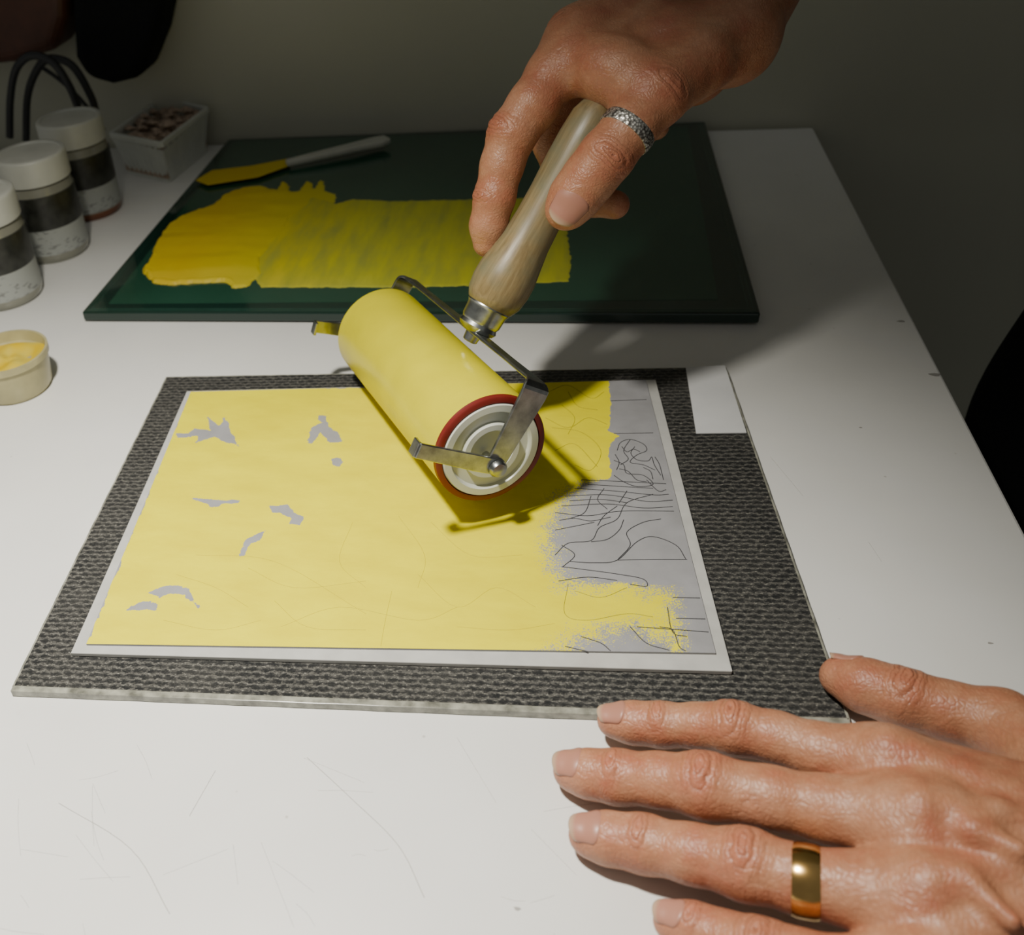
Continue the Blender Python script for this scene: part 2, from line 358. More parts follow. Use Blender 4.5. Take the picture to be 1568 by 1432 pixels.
ln2 = [[(840, 600), (870, 590), (905, 610), (925, 600)], [(835, 640), (870, 655), (900, 640), (930, 650)], [(850, 690), (880, 680), (915, 715)], [(860, 620), (880, 640), (870, 665)], [(870, 895), (865, 940), (900, 950), (960, 940), (1000, 945)],
       [(880, 905), (920, 915), (960, 900)], [(845, 655), (890, 662), (920, 690), (905, 720), (880, 712)], [(870, 600), (885, 622), (915, 628)]]
m_line2 = simple('inked_over_line', (.30, .26, .01), .6)
curve('inked_lines', [[G(x, y, ZP) for x, y in s] for s in ln2], .00014, m_line2, lino)
ln3 = [[(600, 905), (590, 950), (583, 990)], [(640, 880), (700, 930), (760, 900), (820, 930)], [(380, 870), (450, 900), (560, 890)], [(250, 950), (330, 965), (400, 950)], [(700, 960), (780, 965), (850, 955)], [(300, 850), (420, 860), (560, 940)], [(420, 920), (470, 960), (560, 965)], [(610, 790), (650, 850), (640, 900)],
       [(430, 960), (520, 930), (640, 950), (700, 930)], [(660, 800), (720, 850), (800, 850)], [(270, 880), (330, 900), (380, 930)], [(540, 800), (520, 860), (560, 900)]]
m_line3 = simple('faint_inked_line', (.52, .44, .0), .6)
curve('faint_lines', [[G(x, y, ZP-.00001) for x, y in s] for s in ln3], .0001, m_line3, lino)

# ------------------------------------------------------------------ glass inking slab
slab = empty('glass_inking_slab'); ZG = .009
gc = [G(125, 478, ZG), G(1165, 480, ZG), G(1080, 186, ZG), G(350, 213, ZG)]
m_g1 = NT('dark_green_glass'); m_g1.base((.010, .030, .022)); m_g1.set(Roughness=.08, Coat_Weight=.5); m_g1 = m_g1.m
m_g2 = NT('green_backing'); v = m_g2.co(); n = m_g2.noise(v, 12, 3)
m_g2.base(m_g2.ramp(n, [(.3, (.016, .060, .036)), (.7, (.022, .078, .048))])); m_g2.set(Roughness=.14, Coat_Weight=.4); m_g2 = m_g2.m
m_g3 = simple('glass_reflection_line', (.03, .085, .06), .1, coat=.6)  # lighter green standing in for reflections inside the glass edge
prism('glass_plate', gc, .0015, ZG, m_g1, slab, .0012)
gcen = sum((Vector(p) for p in gc), Vector())/4
prism('green_mat', [gcen+(Vector(p)-gcen)*s for p, s in zip(gc, (.93, .90, .93, .96))], ZG-.0006, ZG+.00012, m_g2, slab)
for k, s in enumerate((.972, .985)):  # double reflection line along the glass edges, painted as thin strips
    pts = [gcen+(Vector(p)-gcen)*s for p in gc]
    sweep('edge_reflection_%d' % (k+1), [Vector((p.x, p.y, ZG)) for p in (pts[3], pts[0], pts[1], pts[2])], [.0012]*4, .0003, [Vector((1, 0, 0)), Vector((1, -1, 0)), Vector((-1, -1, 0)), Vector((-1, 0, 0))], m_g3, slab, 0)
def vnoise(x, y, sc, seed=0):
    rs = np.random.RandomState(seed); T = rs.rand(256, 256)
    x = x*sc; y = y*sc; xi = np.floor(x).astype(int); yi = np.floor(y).astype(int); fx = x-xi; fy = y-yi
    fx = fx*fx*(3-2*fx); fy = fy*fy*(3-2*fy); g = lambda a, b: T[a % 256, b % 256]
    return (g(xi, yi)*(1-fx)+g(xi+1, yi)*fx)*(1-fy)+(g(xi, yi+1)*(1-fx)+g(xi+1, yi+1)*fx)*fy
def puddle(name, poly, z0, hmax, edge, mat, parent, res=.0009, jit=.002, relief=.0, slope=.8, ridge=0, fade=None):
    P = [G(x, y, z0) for x, y in poly]; xs = [p.x for p in P]; ys = [p.y for p in P]
    gx = np.arange(min(xs)-.004, max(xs)+.004, res); gy = np.arange(min(ys)-.004, max(ys)+.004, res)
    X, Y = np.meshgrid(gx, gy, indexing='ij'); s = polysd(P, X, Y)
    s = s + (vnoise(X, Y, 220, 1)-.5)*jit*2 + (vnoise(X, Y, 600, 2)-.5)*jit
    fd = np.ones_like(X) if fade is None else np.clip((fade[1]-X)/(fade[1]-fade[0]), 0, 1)
    h = np.where(s > 0, (hmax*fd+.0003)*(1-np.exp(-s/edge)), s*slope)
    h = h + ridge*fd*np.exp(-((s-.0025)/.0016)**2)*vnoise(X, Y, 120, 7)
    h = np.clip(h, -.003, 1)
    rel = vnoise(X*.5+.3*Y, Y*1.6-.2*X, 42, 3) + .18*vnoise(X, Y, 120, 4)
    h = h + np.where(s > 0, fd*relief*rel*np.clip(s/edge, 0, 1), 0)
    keep = s > -.003; idx = np.cumsum(keep.reshape(-1)).reshape(keep.shape)-1
    q = keep[:-1, :-1] & keep[1:, :-1] & keep[1:, 1:] & keep[:-1, 1:]
    f = np.stack([idx[:-1, :-1], idx[1:, :-1], idx[1:, 1:], idx[:-1, 1:]], -1)[q]
    V = np.stack([X, Y, z0+h], -1)[keep]
    return mesh(name, V, f.tolist(), mat, parent)
xa, xb, xc = G(300, 380, ZG).x, G(420, 380, ZG).x, G(560, 380, ZG).x
def inkmat(name, streak):
    m = NT(name); g = m.xgrad(xa, xc)
    c = m.ramp(g, [(0, (.60, .43, .012)), (.45, (.58, .49, .02)), (1, (.52, .52, .045))])
    n = m.noise(m.co('Object', (5, 1, 1), (0, 0, .12)), 16, 4, .6); n3 = m.noise(m.co(), 60, 3)
    c = m.mix(m.math('MULTIPLY', m.ramp(n, [(.30, 1.0), (.62, 0.0)]), streak), c, (.31, .34, .06))
    c = m.mix(m.ramp(n3, [(.35, 0.0), (.7, .18)]), c, (.64, .56, .03))
    m.base(c); m.set(Roughness=.5, Specular_IOR_Level=.3); m.bump(m.noise(m.co('Object', (1, 3, 1)), 300, 3), .2, .0006); return m.m
m_thick = inkmat('thick_yellow_ink', .0); m_roll = inkmat('rolled_yellow_ink', .8)
zt = ZG+.0002
puddle('rolled_ink_film', [(385, 300), (470, 300), (515, 312), (540, 305), (600, 308), (870, 302), (866, 340), (874, 395), (872, 431), (760, 436), (640, 440), (520, 440), (400, 440), (370, 400)], zt, .0002, .001, m_roll, slab, jit=.0009)
puddle('thick_ink', [(218, 415), (232, 395), (240, 372), (258, 345), (290, 328), (325, 315), (345, 300), (370, 290), (400, 287), (425, 292), (432, 278), (440, 283), (446, 295), (458, 293), (470, 278), (478, 280), (480, 290), (490, 276), (497, 278), (497, 292), (515, 298), (512, 316), (470, 318), (445, 335), (435, 352), (415, 375), (400, 395), (400, 420), (378, 440), (355, 441), (345, 432), (300, 434), (262, 436), (235, 434)], zt, .0014, .003, m_thick, slab, jit=.0012, relief=.0018, ridge=.0014, fade=(G(370, 380, ZG).x, G(440, 380, ZG).x))
knife = empty('palette_knife')
m_kw = simple('ivory_plastic', (.50, .51, .45), .35, var=.05)
kz = ZG+.003
bl = [G(300, 277, kz), G(318, 284, kz), G(395, 272, kz), G(445, 254, kz), G(442, 244, kz), G(385, 255, kz), G(325, 262, kz)]
prism('blade', bl, kz, kz+.001, m_thick, knife, .0003)
hp = [G(438, 250, kz+.003), G(480, 240, kz+.004), G(540, 226, kz+.005), G(580, 217, kz+.005), G(594, 213, kz+.005)]
sweep('handle', hp, [.009, .012, .015, .019, .013], .006, Vector((0, 1, 0)), m_kw, knife, .002)

# ------------------------------------------------------------------ brayer
br = empty('brayer_roller'); RR = .029
cn = G(752, 690, .0515); cf = G(585, 510, .0372)
ax = (cn-cf).normalized(); L = (cn-cf).length
mw = frameZ(cf, ax)
lathe('roller_cylinder', [(.0005, RR-.002), (0, RR-.0006), (.0006, RR), (L*.5, RR), (L-.0030, RR), (L-.0026, RR-.0002), (L-.0006, RR-.0002), (L, RR-.001), (L, RR*.89), (L-.014, RR*.855)],
      [m_ink_roll, m_red], br, mw, 96, [0, 0, 0, 0, 1, 1, 1, 1, 1])
lathe('end_disc', [(L-.02, RR*.875), (L-.0005, RR*.875), (L+.0008, RR*.855), (L+.0008, RR*.74), (L-.0015, RR*.70), (L-.0015, RR*.52), (L+.0012, RR*.50), (L+.0012, RR*.40), (L-.002, RR*.37), (L-.006, RR*.3), (L-.006, RR*.12)], m_white_pl, br, mw, 72)
lathe('far_end_disc', [(-.001, RR*.3), (-.001, RR*.8), (.01, RR*.85)], m_white_pl, br, mw, 72)
OFF = .007
pn = cn+ax*OFF; pf = cf-ax*OFF
NT_top = RP(826, 588, pn, ax); FT_top = RP(624, 424, pf, ax)
axn = RP(757, 712, pn, ax); axf = pf + (axn-pn)
Ad = (NT_top-axn).normalized()
Wd = ax.cross(Ad).normalized()
def arc(p0, corner, p1, rad, n=6):
    a = corner+(p0-corner).normalized()*rad; b = corner+(p1-corner).normalized()*rad
    return [(a*(1-t)**2+corner*2*t*(1-t)+b*t*t) for t in [k/n for k in range(n+1)]]
pts = [axn-Ad*.004, axn+Ad*.012] + arc(axn, NT_top, FT_top, .006) + [NT_top.lerp(FT_top, .2), NT_top.lerp(FT_top, .43), NT_top.lerp(FT_top, .8)] + arc(NT_top, FT_top, axf, .006) + [axf+Ad*.012, axf-Ad*.004]
w = [.010, .0115] + [.0145]*3 + [.0135, .012, .010, .009] + [.0075, .0095, .0075] + [.009, .010, .011, .012, .0125, .0125, .0125] + [.011, .010]
sweep('steel_frame', pts, w, .0018, Wd, m_steel, br, .0005)
for nm, base, tip, sgn in (('near_foot', axn, RP(637, 687, pn+ax*.001, ax), 1), ('far_foot', axf, RP(481, 501, pf, ax), -1)):
    fd = (tip-base).normalized(); wd2 = ax.cross(fd)
    p = [base-fd*.003, base+fd*.010, base.lerp(tip, .5), base.lerp(tip, .85), tip]
    sweep(nm, [q+ax*sgn*.0018 for q in p], [.008, .009, .0085, .008, .008], .0018, wd2, m_steel, br, .0005)
    q = tip+ax*sgn*.0018
    sweep(nm+'_lip', [q-wd2*.0, q-ax*sgn*.006], [.008, .008], .0018, wd2, m_steel, br, .0004)
lathe('axle_bolt', [(-.012, .0022), (0, .0022), (.0012, .0045), (.0026, .0045), (.0040, .0035), (.0046, .001)], m_steel, br, frameZ(axn+ax*.002, ax), 24)
Bp = NT_top.lerp(FT_top, .42)
Hd = (U(921, 165, .466)-Bp).normalized(); mh = frameZ(Bp, Hd)
lathe('ferrule', [(-.001, .005), (.001, .0095), (.003, .0108), (.005, .0100), (.0065, .0108), (.013, .0112), (.0145, .0120), (.016, .0116)], m_steel, br, mh, 48)
lathe('tang_nut', [(-.006, .003), (-.0055, .004), (-.001, .0045)], m_steel, br, mh, 20)
lathe('wood_handle', [(.014, .0095), (.0155, .0125), (.020, .0148), (.027, .0158), (.034, .0156), (.042, .0142), (.052, .0126), (.064, .0118), (.078, .0118), (.092, .0124), (.106, .0126), (.118, .0120), (.126, .009), (.128, .003)], m_wood, br, mh, 64)

# ------------------------------------------------------------------ SDF modelling of hands
def smin(a, b, k):
    h = np.maximum(k-np.abs(a-b), 0)/k; return np.minimum(a, b)-h*h*k*.25
class Field:
    def __init__(s, lo, hi, h):
        s.lo = np.array(lo); s.h = h; s.n = np.ceil((np.array(hi)-s.lo)/h).astype(int)+1
        s.ax = [s.lo[i]+h*np.arange(s.n[i]) for i in range(3)]
    def new(s): return np.full(s.n, .05, np.float32)
    def sl(s, pts, m):
        P = np.array([[*p[0]] for p in pts]); r = max(p[1] for p in pts)+m
        a = np.clip(np.floor((P.min(0)-r-s.lo)/s.h).astype(int), 0, s.n); b = np.clip(np.ceil((P.max(0)+r-s.lo)/s.h).astype(int)+1, 0, s.n)
        return tuple(slice(a[i], b[i]) for i in range(3))
    def seg(s, sl, a, ra, b, rb):
        x = s.ax[0][sl[0]][:, None, None]; y = s.ax[1][sl[1]][None, :, None]; z = s.ax[2][sl[2]][None, None, :]
        e = np.array(b)-np.array(a); L2 = float(e@e)+1e-12
        dx, dy, dz = x-a[0], y-a[1], z-a[2]
        t = np.clip((dx*e[0]+dy*e[1]+dz*e[2])/L2, 0, 1)
        return (np.sqrt((dx-t*e[0])**2+(dy-t*e[1])**2+(dz-t*e[2])**2)-(ra+t*(rb-ra))).astype(np.float32)
    def chain(s, Fd, ch, k=.004, kj=.0005, m=.016):
        sl = s.sl(ch, m); loc = None
        for i in range(len(ch)-1):
            d = s.seg(sl, ch[i][0], ch[i][1], ch[i+1][0], ch[i+1][1])
            loc = d if loc is None else smin(loc, d, k)
        Fd[sl] = smin(Fd[sl], loc, kj)
def nets(Fd, lo, h):
    s = Fd < 0
    nx, ny, nz = s.shape
    cnt = np.zeros((nx-1, ny-1, nz-1), np.int8)
    cor = [(i, j, k) for i in (0, 1) for j in (0, 1) for k in (0, 1)]
    for i, j, k in cor: cnt += s[i:nx-1+i, j:ny-1+j, k:nz-1+k]
    act = (cnt > 0) & (cnt < 8); I = np.argwhere(act)
    idx = np.full(act.shape, -1, np.int32); idx[act] = np.arange(len(I))
    val = {c: Fd[I[:, 0]+c[0], I[:, 1]+c[1], I[:, 2]+c[2]] for c in cor}
    pos = np.zeros((len(I), 3)); n = np.zeros(len(I))
    for a in cor:
        for d in range(3):
            if a[d] == 0:
                b = list(a); b[d] = 1; b = tuple(b); va, vb = val[a], val[b]; m = (va < 0) != (vb < 0)
                t = np.where(m, va/(va-vb+1e-20), 0)
                p = np.array(a)[None, :]+t[:, None]*(np.array(b)-np.array(a))[None, :]
                pos += p*m[:, None]; n += m
    V = lo+h*(I+pos/n[:, None]); faces = []
    for d in range(3):
        e1, e2 = [q for q in range(3) if q != d]
        a = [slice(1, None)]*3; a[d] = slice(0, -1); b = [slice(1, None)]*3
        sa, sb = s[tuple(a)], s[tuple(b)]
        E = np.argwhere(sa != sb)
        if not len(E): continue
        inside = sa[E[:, 0], E[:, 1], E[:, 2]]
        E = E + 1; E[:, d] -= 1
        ok = (E[:, e1] < idx.shape[e1]) & (E[:, e2] < idx.shape[e2]); E = E[ok]; inside = inside[ok]
        def cell(o1, o2):
            q = E.copy(); q[:, e1] += o1; q[:, e2] += o2; return idx[q[:, 0], q[:, 1], q[:, 2]]
        Q = np.stack([cell(-1, -1), cell(0, -1), cell(0, 0), cell(-1, 0)], -1)
        flip = inside if d != 1 else ~inside
        Q[~flip] = Q[~flip][:, ::-1]; faces.append(Q)
    Fc = np.concatenate(faces); Fc = Fc[(Fc >= 0).all(1)]
    return V, Fc
def build_hand(name, palm, fingers, extras, wrinkles, tips, h, mat, parent, kp=.012, kf=.006, kfin=.0006):
    allp = [p for ch in palm+fingers+extras for p in ch]
    P = np.array([[*p[0]] for p in allp]); r = max(p[1] for p in allp)+.006
    f = Field(P.min(0)-r, P.max(0)+r, h)
    A = f.new(); B = f.new()
    for ch in palm: f.chain(A, ch, kp, kp, .03)
    for ch in fingers: f.chain(B, ch, .004, kfin)
    D = smin(A, B, kf)
    for ch in extras: f.chain(D, ch, .002, .006, .012)
    V, Fc = nets(D, f.lo, h)
    km = np.zeros(len(V)); ks = np.zeros(len(V)); tp = np.zeros(len(V)); disp = np.zeros((len(V), 3))
    for J, t, n, r, wd in wrinkles:
        t = np.array(t); n = np.array(n); bb = np.cross(t, n)
        d = V-np.array(J); s = d@t; q = d@n; b = d@bb; rr = np.linalg.norm(d, axis=1)
        rho = np.sqrt(s**2+(.38*b)**2)*np.sign(s+1e-9)
        mk = np.clip(q/r, 0, 1)**.8*np.exp(-(rho/wd)**2)*(rr < 2.0*r)
        up = mk > km; km = np.where(up, mk, km); ks = np.where(up, np.abs(rho)*1000, ks)
        disp += -n[None, :]*(mk*.0005*np.cos(np.abs(rho)*2*np.pi/.0034))[:, None]
    V = V + disp
    for T, r in tips:
        tp = np.maximum(tp, np.exp(-(np.linalg.norm(V-np.array(T), axis=1)/r)**2))
    o = mesh(name, V, Fc.tolist(), mat, parent)
    m = o.modifiers.new('s', 'SMOOTH'); m.factor = .5; m.iterations = 2
    for nm, arr in (('km', km), ('ks', ks), ('tip', tp)):
        at = o.data.attributes.new(nm, 'FLOAT', 'POINT'); at.data.foreach_set('value', arr.astype(np.float32))
    bpy.context.view_layer.update()
    return o, BVHTree.FromObject(o, bpy.context.evaluated_depsgraph_get())
def nail(name, tree, c, t, n, r, ln_, wid, parent, base_off=0.0):
    """curved nail plate; c = fingertip ball centre, t = finger direction, n = dorsal; its free edge reaches just past the tip"""
    t = t.normalized(); n = (n-t*n.dot(t)).normalized(); b = t.cross(n)
    nu, nv = 17, 19; v = []; f = []; vals = []
    rad = np.full((nv, nu), np.nan); P0 = {}
    for j in range(nv):
        y = j/(nv-1)
        wv = wid*(1-.34*max(0, (.25-y)/.25)**2)*(1-.10*max(0, (y-.8)/.2)**2)
        for i in range(nu):
            u = i/(nu-1)*2-1
            ys = base_off - ln_*(1-y) - (.16*ln_*u*u*((y-.6)/.4) if y > .6 else 0) + (.14*ln_*u*u*((.4-y)/.4) if y < .4 else 0)
            ang = u*wv/r; dr = n*math.cos(ang)+b*math.sin(ang); q = c+t*ys
            hit = tree.ray_cast(q+dr*(r+.004), -dr, .012)
            if hit[0] is not None: rad[j, i] = (hit[0]-q).dot(dr)
            P0[j, i] = (q, dr); vals.append(y)
    jref = max([j for j in range(nv) if not np.isnan(rad[j, 4:13]).any() and (base_off-ln_*(1-j/(nv-1))) < .0015] or [nv//2])
    rad = np.where(np.isnan(rad), r*.97, rad); rad = np.clip(rad, r*.85, r*1.12)
    for j in range(jref+1, nv):
        k = (j-jref)/(nv-1-jref); rad[j] = rad[jref]*(1-.13*k*k)
    for _ in range(4):
        rp_ = np.pad(rad, 1, mode='edge'); rad = (rp_[:-2, 1:-1]+rp_[2:, 1:-1]+rp_[1:-1, :-2]+rp_[1:-1, 2:]+2*rad)/6
    for j in range(nv):
        for i in range(nu):
            q, dr = P0[j, i]; y = j/(nv-1); u = abs(i/(nu-1)*2-1)
            lift = .00030 - .0010*max(0, (.10-y)/.10) - .0006*max(0, u-.85)/.15
            v.append(q+dr*(rad[j, i]+lift))
    for j in range(nv-1):
        for i in range(nu-1): f.append((j*nu+i, j*nu+i+1, (j+1)*nu+i+1, (j+1)*nu+i))
    o = mesh(name, v, f, m_nail, parent); m = o.modifiers.new('s', 'SOLIDIFY'); m.thickness = .0005; m.offset = 0
    at = o.data.attributes.new('nv', 'FLOAT', 'POINT'); at.data.foreach_set('value', vals)
    return o
person = empty('printmaker_person')
Zu = Vector((0, 0, 1))
def GC(L): return [(G(x, y, z), r) for x, y, z, r in L]
def UC(L): return [(U(x, y, d), r) for x, y, d, r in L]
# ---- left hand resting on the table
li = GC([(1350, 1172, .033, .0125), (1255, 1152, .029, .0100), (1190, 1130, .0270, .0090), (1122, 1115, .0250, .0098), (1070, 1112, .0205, .0082), (1012, 1110, .0160, .0084), (968, 1107, .0130, .0079), (941, 1105, .0118, .0067)])
lm = GC([(1400, 1262, .038, .0130), (1270, 1240, .031, .0110), (1180, 1222, .0285, .0103), (1078, 1203, .0250, .0114), (1010, 1195, .0195, .0095), (945, 1190, .0138, .0098), (900, 1185, .0110, .0088), (877, 1182, .0095, .0074)])
lr = GC([(1410, 1378, .034, .0128), (1300, 1362, .029, .0112), (1225, 1348, .0265, .0104), (1143, 1324, .0235, .0115), (1060, 1308, .0180, .0096), (985, 1292, .0128, .0098), (930, 1284, .0105, .0089), (903, 1281, .0093, .0075)])
lp = GC([(1400, 1495, .028, .0120), (1300, 1490, .023, .0098), (1225, 1474, .0205, .0092), (1165, 1455, .0180, .0094), (1110, 1438, .0132, .0082), (1062, 1422, .0098, .0080), (1032, 1413, .0087, .0067)])
lt = GC([(1650, 1190, .028, .0160), (1530, 1108, .020, .0125), (1450, 1088, .0175, .0108), (1380, 1068, .0168, .0113), (1325, 1050, .0150, .0104), (1290, 1037, .0130, .0084)])
wr1 = G(1740, 1300, .036); wr2 = G(1720, 1440, .032)
palmL = [[(li[0][0], .0130), (wr1, .018)], [(lm[0][0], .0140), (wr1.lerp(wr2, .35), .019)], [(lr[0][0], .0135), (wr1.lerp(wr2, .7), .019)], [(lp[0][0], .0125), (wr2, .018)],
         [(lt[0][0], .015), (wr1, .018)], [(G(1500, 1330, .022), .016), (G(1600, 1380, .022), .017)],
         [(wr1.lerp(wr2, .5), .025), (Vector((.30, .20, .06)), .032)]]
ext = []
for a in (li, lm, lr, lp):      # extensor tendons
    p = a[0][0]; q = wr1.lerp(wr2, .4); ext.append([(p+Zu*.0105, .0055), (p.lerp(q, .12)+Zu*.0118, .0036), (p.lerp(q, .5)+Zu*.0142, .0026)])
ext += [[(G(1440, 1210, .048), .0019), (G(1490, 1270, .052), .0023), (G(1560, 1300, .055), .0023)], [(G(1420, 1330, .046), .0018), (G(1480, 1345, .050), .0021), (G(1550, 1410, .052), .0023)],
        [(G(1490, 1270, .052), .0021), (G(1530, 1240, .052), .0019)]]
wrk = []; tips = []
def addw(ch, ids, n, wd=(.0064, .0034)):
    for k, i in enumerate(ids):
        t = (ch[i+1][0]-ch[i-1][0]).normalized(); nn = (n-t*n.dot(t)).normalized(); wrk.append((ch[i][0], t, nn, ch[i][1], wd[k]))
for ch, pi, di in ((li, 3, 5), (lm, 3, 5), (lr, 3, 5), (lp, 3, 5), (lt, 3, 3)): addw(ch, (pi, di) if pi != di else (pi,), Zu); tips.append((ch[-1][0], .012))
oL, tL = build_hand('left_hand', palmL, [li, lm, lr, lp, lt], ext, wrk, tips, .0009, m_skin, person, kf=.008)
for nm, ch, n, ln_, wd, bo in (('index_nail', li, Zu, .0118, .0060, .0058), ('middle_nail', lm, Zu, .0122, .0072, .0064), ('ring_nail', lr, Zu, .0128, .0074, .0066), ('little_nail', lp, Zu, .0110, .0058, .0060), ('thumb_nail', lt, Vector((-.1, .9, .55)), .013, .0072, .0070)):
    t = (ch[-1][0]-ch[-3][0]); nail('left_'+nm, tL, ch[-1][0], t, n, (ch[-2][1]+ch[-1][1])/2, ln_, wd, person, bo)
def band(name, c, t, r, w, th, mat, parent):
    prof = [(-w/2, r), (-w/2*.95, r+th*.6), (-w*.3, r+th*.95), (0, r+th), (w*.3, r+th*.95), (w/2*.95, r+th*.6), (w/2, r), (-w/2, r)]
    return lathe(name, prof, mat, parent, frameZ(c, t), 64, close=False)
rc = lr[2][0].lerp(lr[1][0], .12)
band('gold_wedding_ring', rc, lr[1][0]-lr[2][0], .0107, .0085, .0012, m_gold, person)

# ---- right hand gripping the brayer handle
ri = UC([(885, 60, .480, .0150), (848, 115, .475, .0135), (815, 163, .475, .0124), (784, 205, .478, .0119), (769, 252, .482, .0105), (757, 303, .486, .0101), (748, 345, .491, .0092), (746, 372, .495, .0074)])
rm = UC([(945, 20, .500, .0145), (895, 90, .510, .0122), (852, 150, .513, .0120), (845, 215, .520, .0102), (865, 280, .518, .0096), (905, 305, .511, .0088), (942, 314, .502, .0074)])
rr_ = UC([(1005, -5, .518, .0140), (950, 60, .535, .0112), (905, 115, .540, .0110), (900, 175, .540, .0098), (915, 230, .532, .0092), (940, 245, .520, .0080)])
rp = UC([(1060, -5, .530, .0130), (1010, 55, .545, .0102), (975, 100, .548, .0100), (965, 150, .545, .0090), (985, 190, .53, .0078), (1005, 195, .520, .0068)])
rt = UC([(1120, 60, .472, .0190), (1065, 95, .458, .0165), (1005, 148, .447, .0140), (963, 197, .446, .0122), (928, 240, .449, .0127), (902, 273, .453, .0124), (880, 302, .457, .0119), (868, 320, .459, .0103)])
w1 = U(1210, -110, .50); w2 = U(1180, -150, .54); el = Vector((.34, .71, .27))
palmR = [[(ri[0][0], .0150), (w1, .021)], [(rm[0][0], .0150), (w1.lerp(w2, .3), .021)], [(rr_[0][0], .0145), (w1.lerp(w2, .7), .021)], [(rp[0][0], .0135), (w2, .020)],
         [(rt[0][0], .020), (w1, .022)], [(U(960, 85, .470), .012), (U(1020, 70, .470), .016), (rt[0][0], .018)], [(U(1000, 110, .49), .014), (U(1060, 100, .51), .018), (w2, .02)],
         [(U(885, 85, .470), .013), (U(925, 105, .460), .0125), (U(955, 118, .455), .0125), (U(995, 138, .450), .0130)],
         [(w1.lerp(w2, .5), .026), (w1.lerp(w2, .5).lerp(el, .35), .030)]]
wrk = []; tips = []
nI = (right*-1.0 + down*-.3 - fwd*.5).normalized()
addw(ri, (3, 5), nI)
addw(rt, (4,), (-fwd + right*.1), (.0062,)); addw(rt, (2,), (-fwd + right*.1), (.0050,))
for ch in (ri, rt, rm): tips.append((ch[-1][0], .013))
wrk.append((ri[0][0], (ri[1][0]-ri[0][0]).normalized(), (right*-.6-down).normalized(), .016, .006))
extR = [[(ri[0][0]+(-down*.9-right*.3)*.010, .004), (ri[0][0].lerp(w1, .5)+(-down-fwd*.3)*.012, .003)],
        [(U(1090, 75, .452), .003), (U(1130, 10, .462), .003), (U(1180, -60, .475), .003)], [(U(930, 60, .462), .003), (U(1000, 10, .468), .003), (U(1080, -50, .478), .003)]]
oR, tR = build_hand('right_hand', palmR, [ri, rm, rr_, rp, rt], extR, wrk, tips, .001, m_skin, person, kf=.008)
t = rt[-1][0]-rt[-4][0]
nail('right_thumb_nail', tR, rt[-1][0], t, -fwd-right*.15+down*.10, .0110, .0175, .0088, person, .0080)
band('silver_thumb_ring', rt[3][0].lerp(rt[4][0], .10), rt[2][0]-rt[4][0], .0126, .0065, .0010, m_silver, person)

# ---- clothed body standing at the right of the table
def B(*a): return [(Vector(p), r) for p, r in a]
body = [B(((.415, .47, -.10), .12), ((.43, .45, .20), .12), ((.45, .42, .42), .10)), B(((.415, .61, -.10), .12), ((.43, .61, .20), .12), ((.45, .62, .42), .10)),
        B(((.45, .37, .46), .07), ((.45, .67, .46), .07)), B(((.42, .46, -.10), .115), ((.43, .45, -.40), .095), ((.44, .44, -.68), .075)), B(((.42, .62, -.10), .115), ((.43, .62, -.40), .095), ((.44, .63, -.68), .075)),
        B(((.45, .36, .46), .065), ((.40, .24, .20), .055), ((.29, .20, .065), .040)), B(((.45, .68, .46), .065), ((.40, .74, .27), .055), (tuple(w1.lerp(w2, .5).lerp(el, .30)), .038)),
        B(((.44, .44, -.70), .05), ((.32, .43, -.715), .035)), B(((.44, .63, -.70), .05), ((.32, .64, -.715), .035))]
pp = np.array([[*p[0]] for c_ in body for p in c_]); ff = Field(pp.min(0)-.16, pp.max(0)+.16, .011); A = ff.new()+.1
for c_ in body: ff.chain(A, c_, .04, .05, .12)
V, Fc = nets(A, ff.lo, .011); o = mesh('dark_clothing', V, Fc.tolist(), m_cloth, person); mo = o.modifiers.new('s', 'SMOOTH'); mo.iterations = 4

# ------------------------------------------------------------------ jars, cup, basket, background items
m_lid = simple('jar_lid_white', (.54, .55, .50), .4, var=.06)
m_jdark = simple('jar_dark_label', (.035, .037, .030), .35, var=.3, scale=150)
m_jlab = NT('jar_paper_label'); v = m_jlab.co('Object', (1, 1, 3)); n = m_jlab.noise(v, 170, 1, .5); nb_ = m_jlab.noise(m_jlab.co(), 40, 1)
lab = m_jlab.math('MULTIPLY', m_jlab.ramp(n, [(.56, 0.0), (.60, .6)]), m_jlab.ramp(nb_, [(.52, 0.0), (.56, 1.0)]))
m_jlab.base(m_jlab.mix(lab, (.38, .40, .38), (.12, .12, .12))); m_jlab.set(Roughness=.5); m_jlab = m_jlab.m
m_jclr = simple('jar_clear_plastic', (.27, .27, .22), .15, var=.1, coat=.5)
m_jred = simple('jar_ink_residue', (.20, .07, .03), .3)
def jar(base, r, h, bottom):
    e = empty('ink_jar'); mw = Matrix.Translation(base)
    pr = [(0.0, r*.90), (.002, r*.96), (h*.08, r*.99), (h*.09, r*.99), (h*.34, r*.99), (h*.345, r*.995), (h*.66, r*.995), (h*.665, r*.97), (h*.74, r*.93), (h*.75, r*.86), (h*.78, r*.86)]
    lathe('jar_body', pr, [m_jclr, m_jlab, m_jdark, bottom], e, mw, 56, [3, 3, 0, 1, 1, 2, 2, 0, 0, 0])
    lp_ = [(h*.76, r*.96), (h*.762, r*.98), (h*.97, r*.98), (h*.99, r*.965), (h, r*.93), (h, r*.84), (h*.985, r*.82), (h*.985, r*.01)]
    lathe('screw_lid', lp_, m_lid, e, mw, 72)
    return e
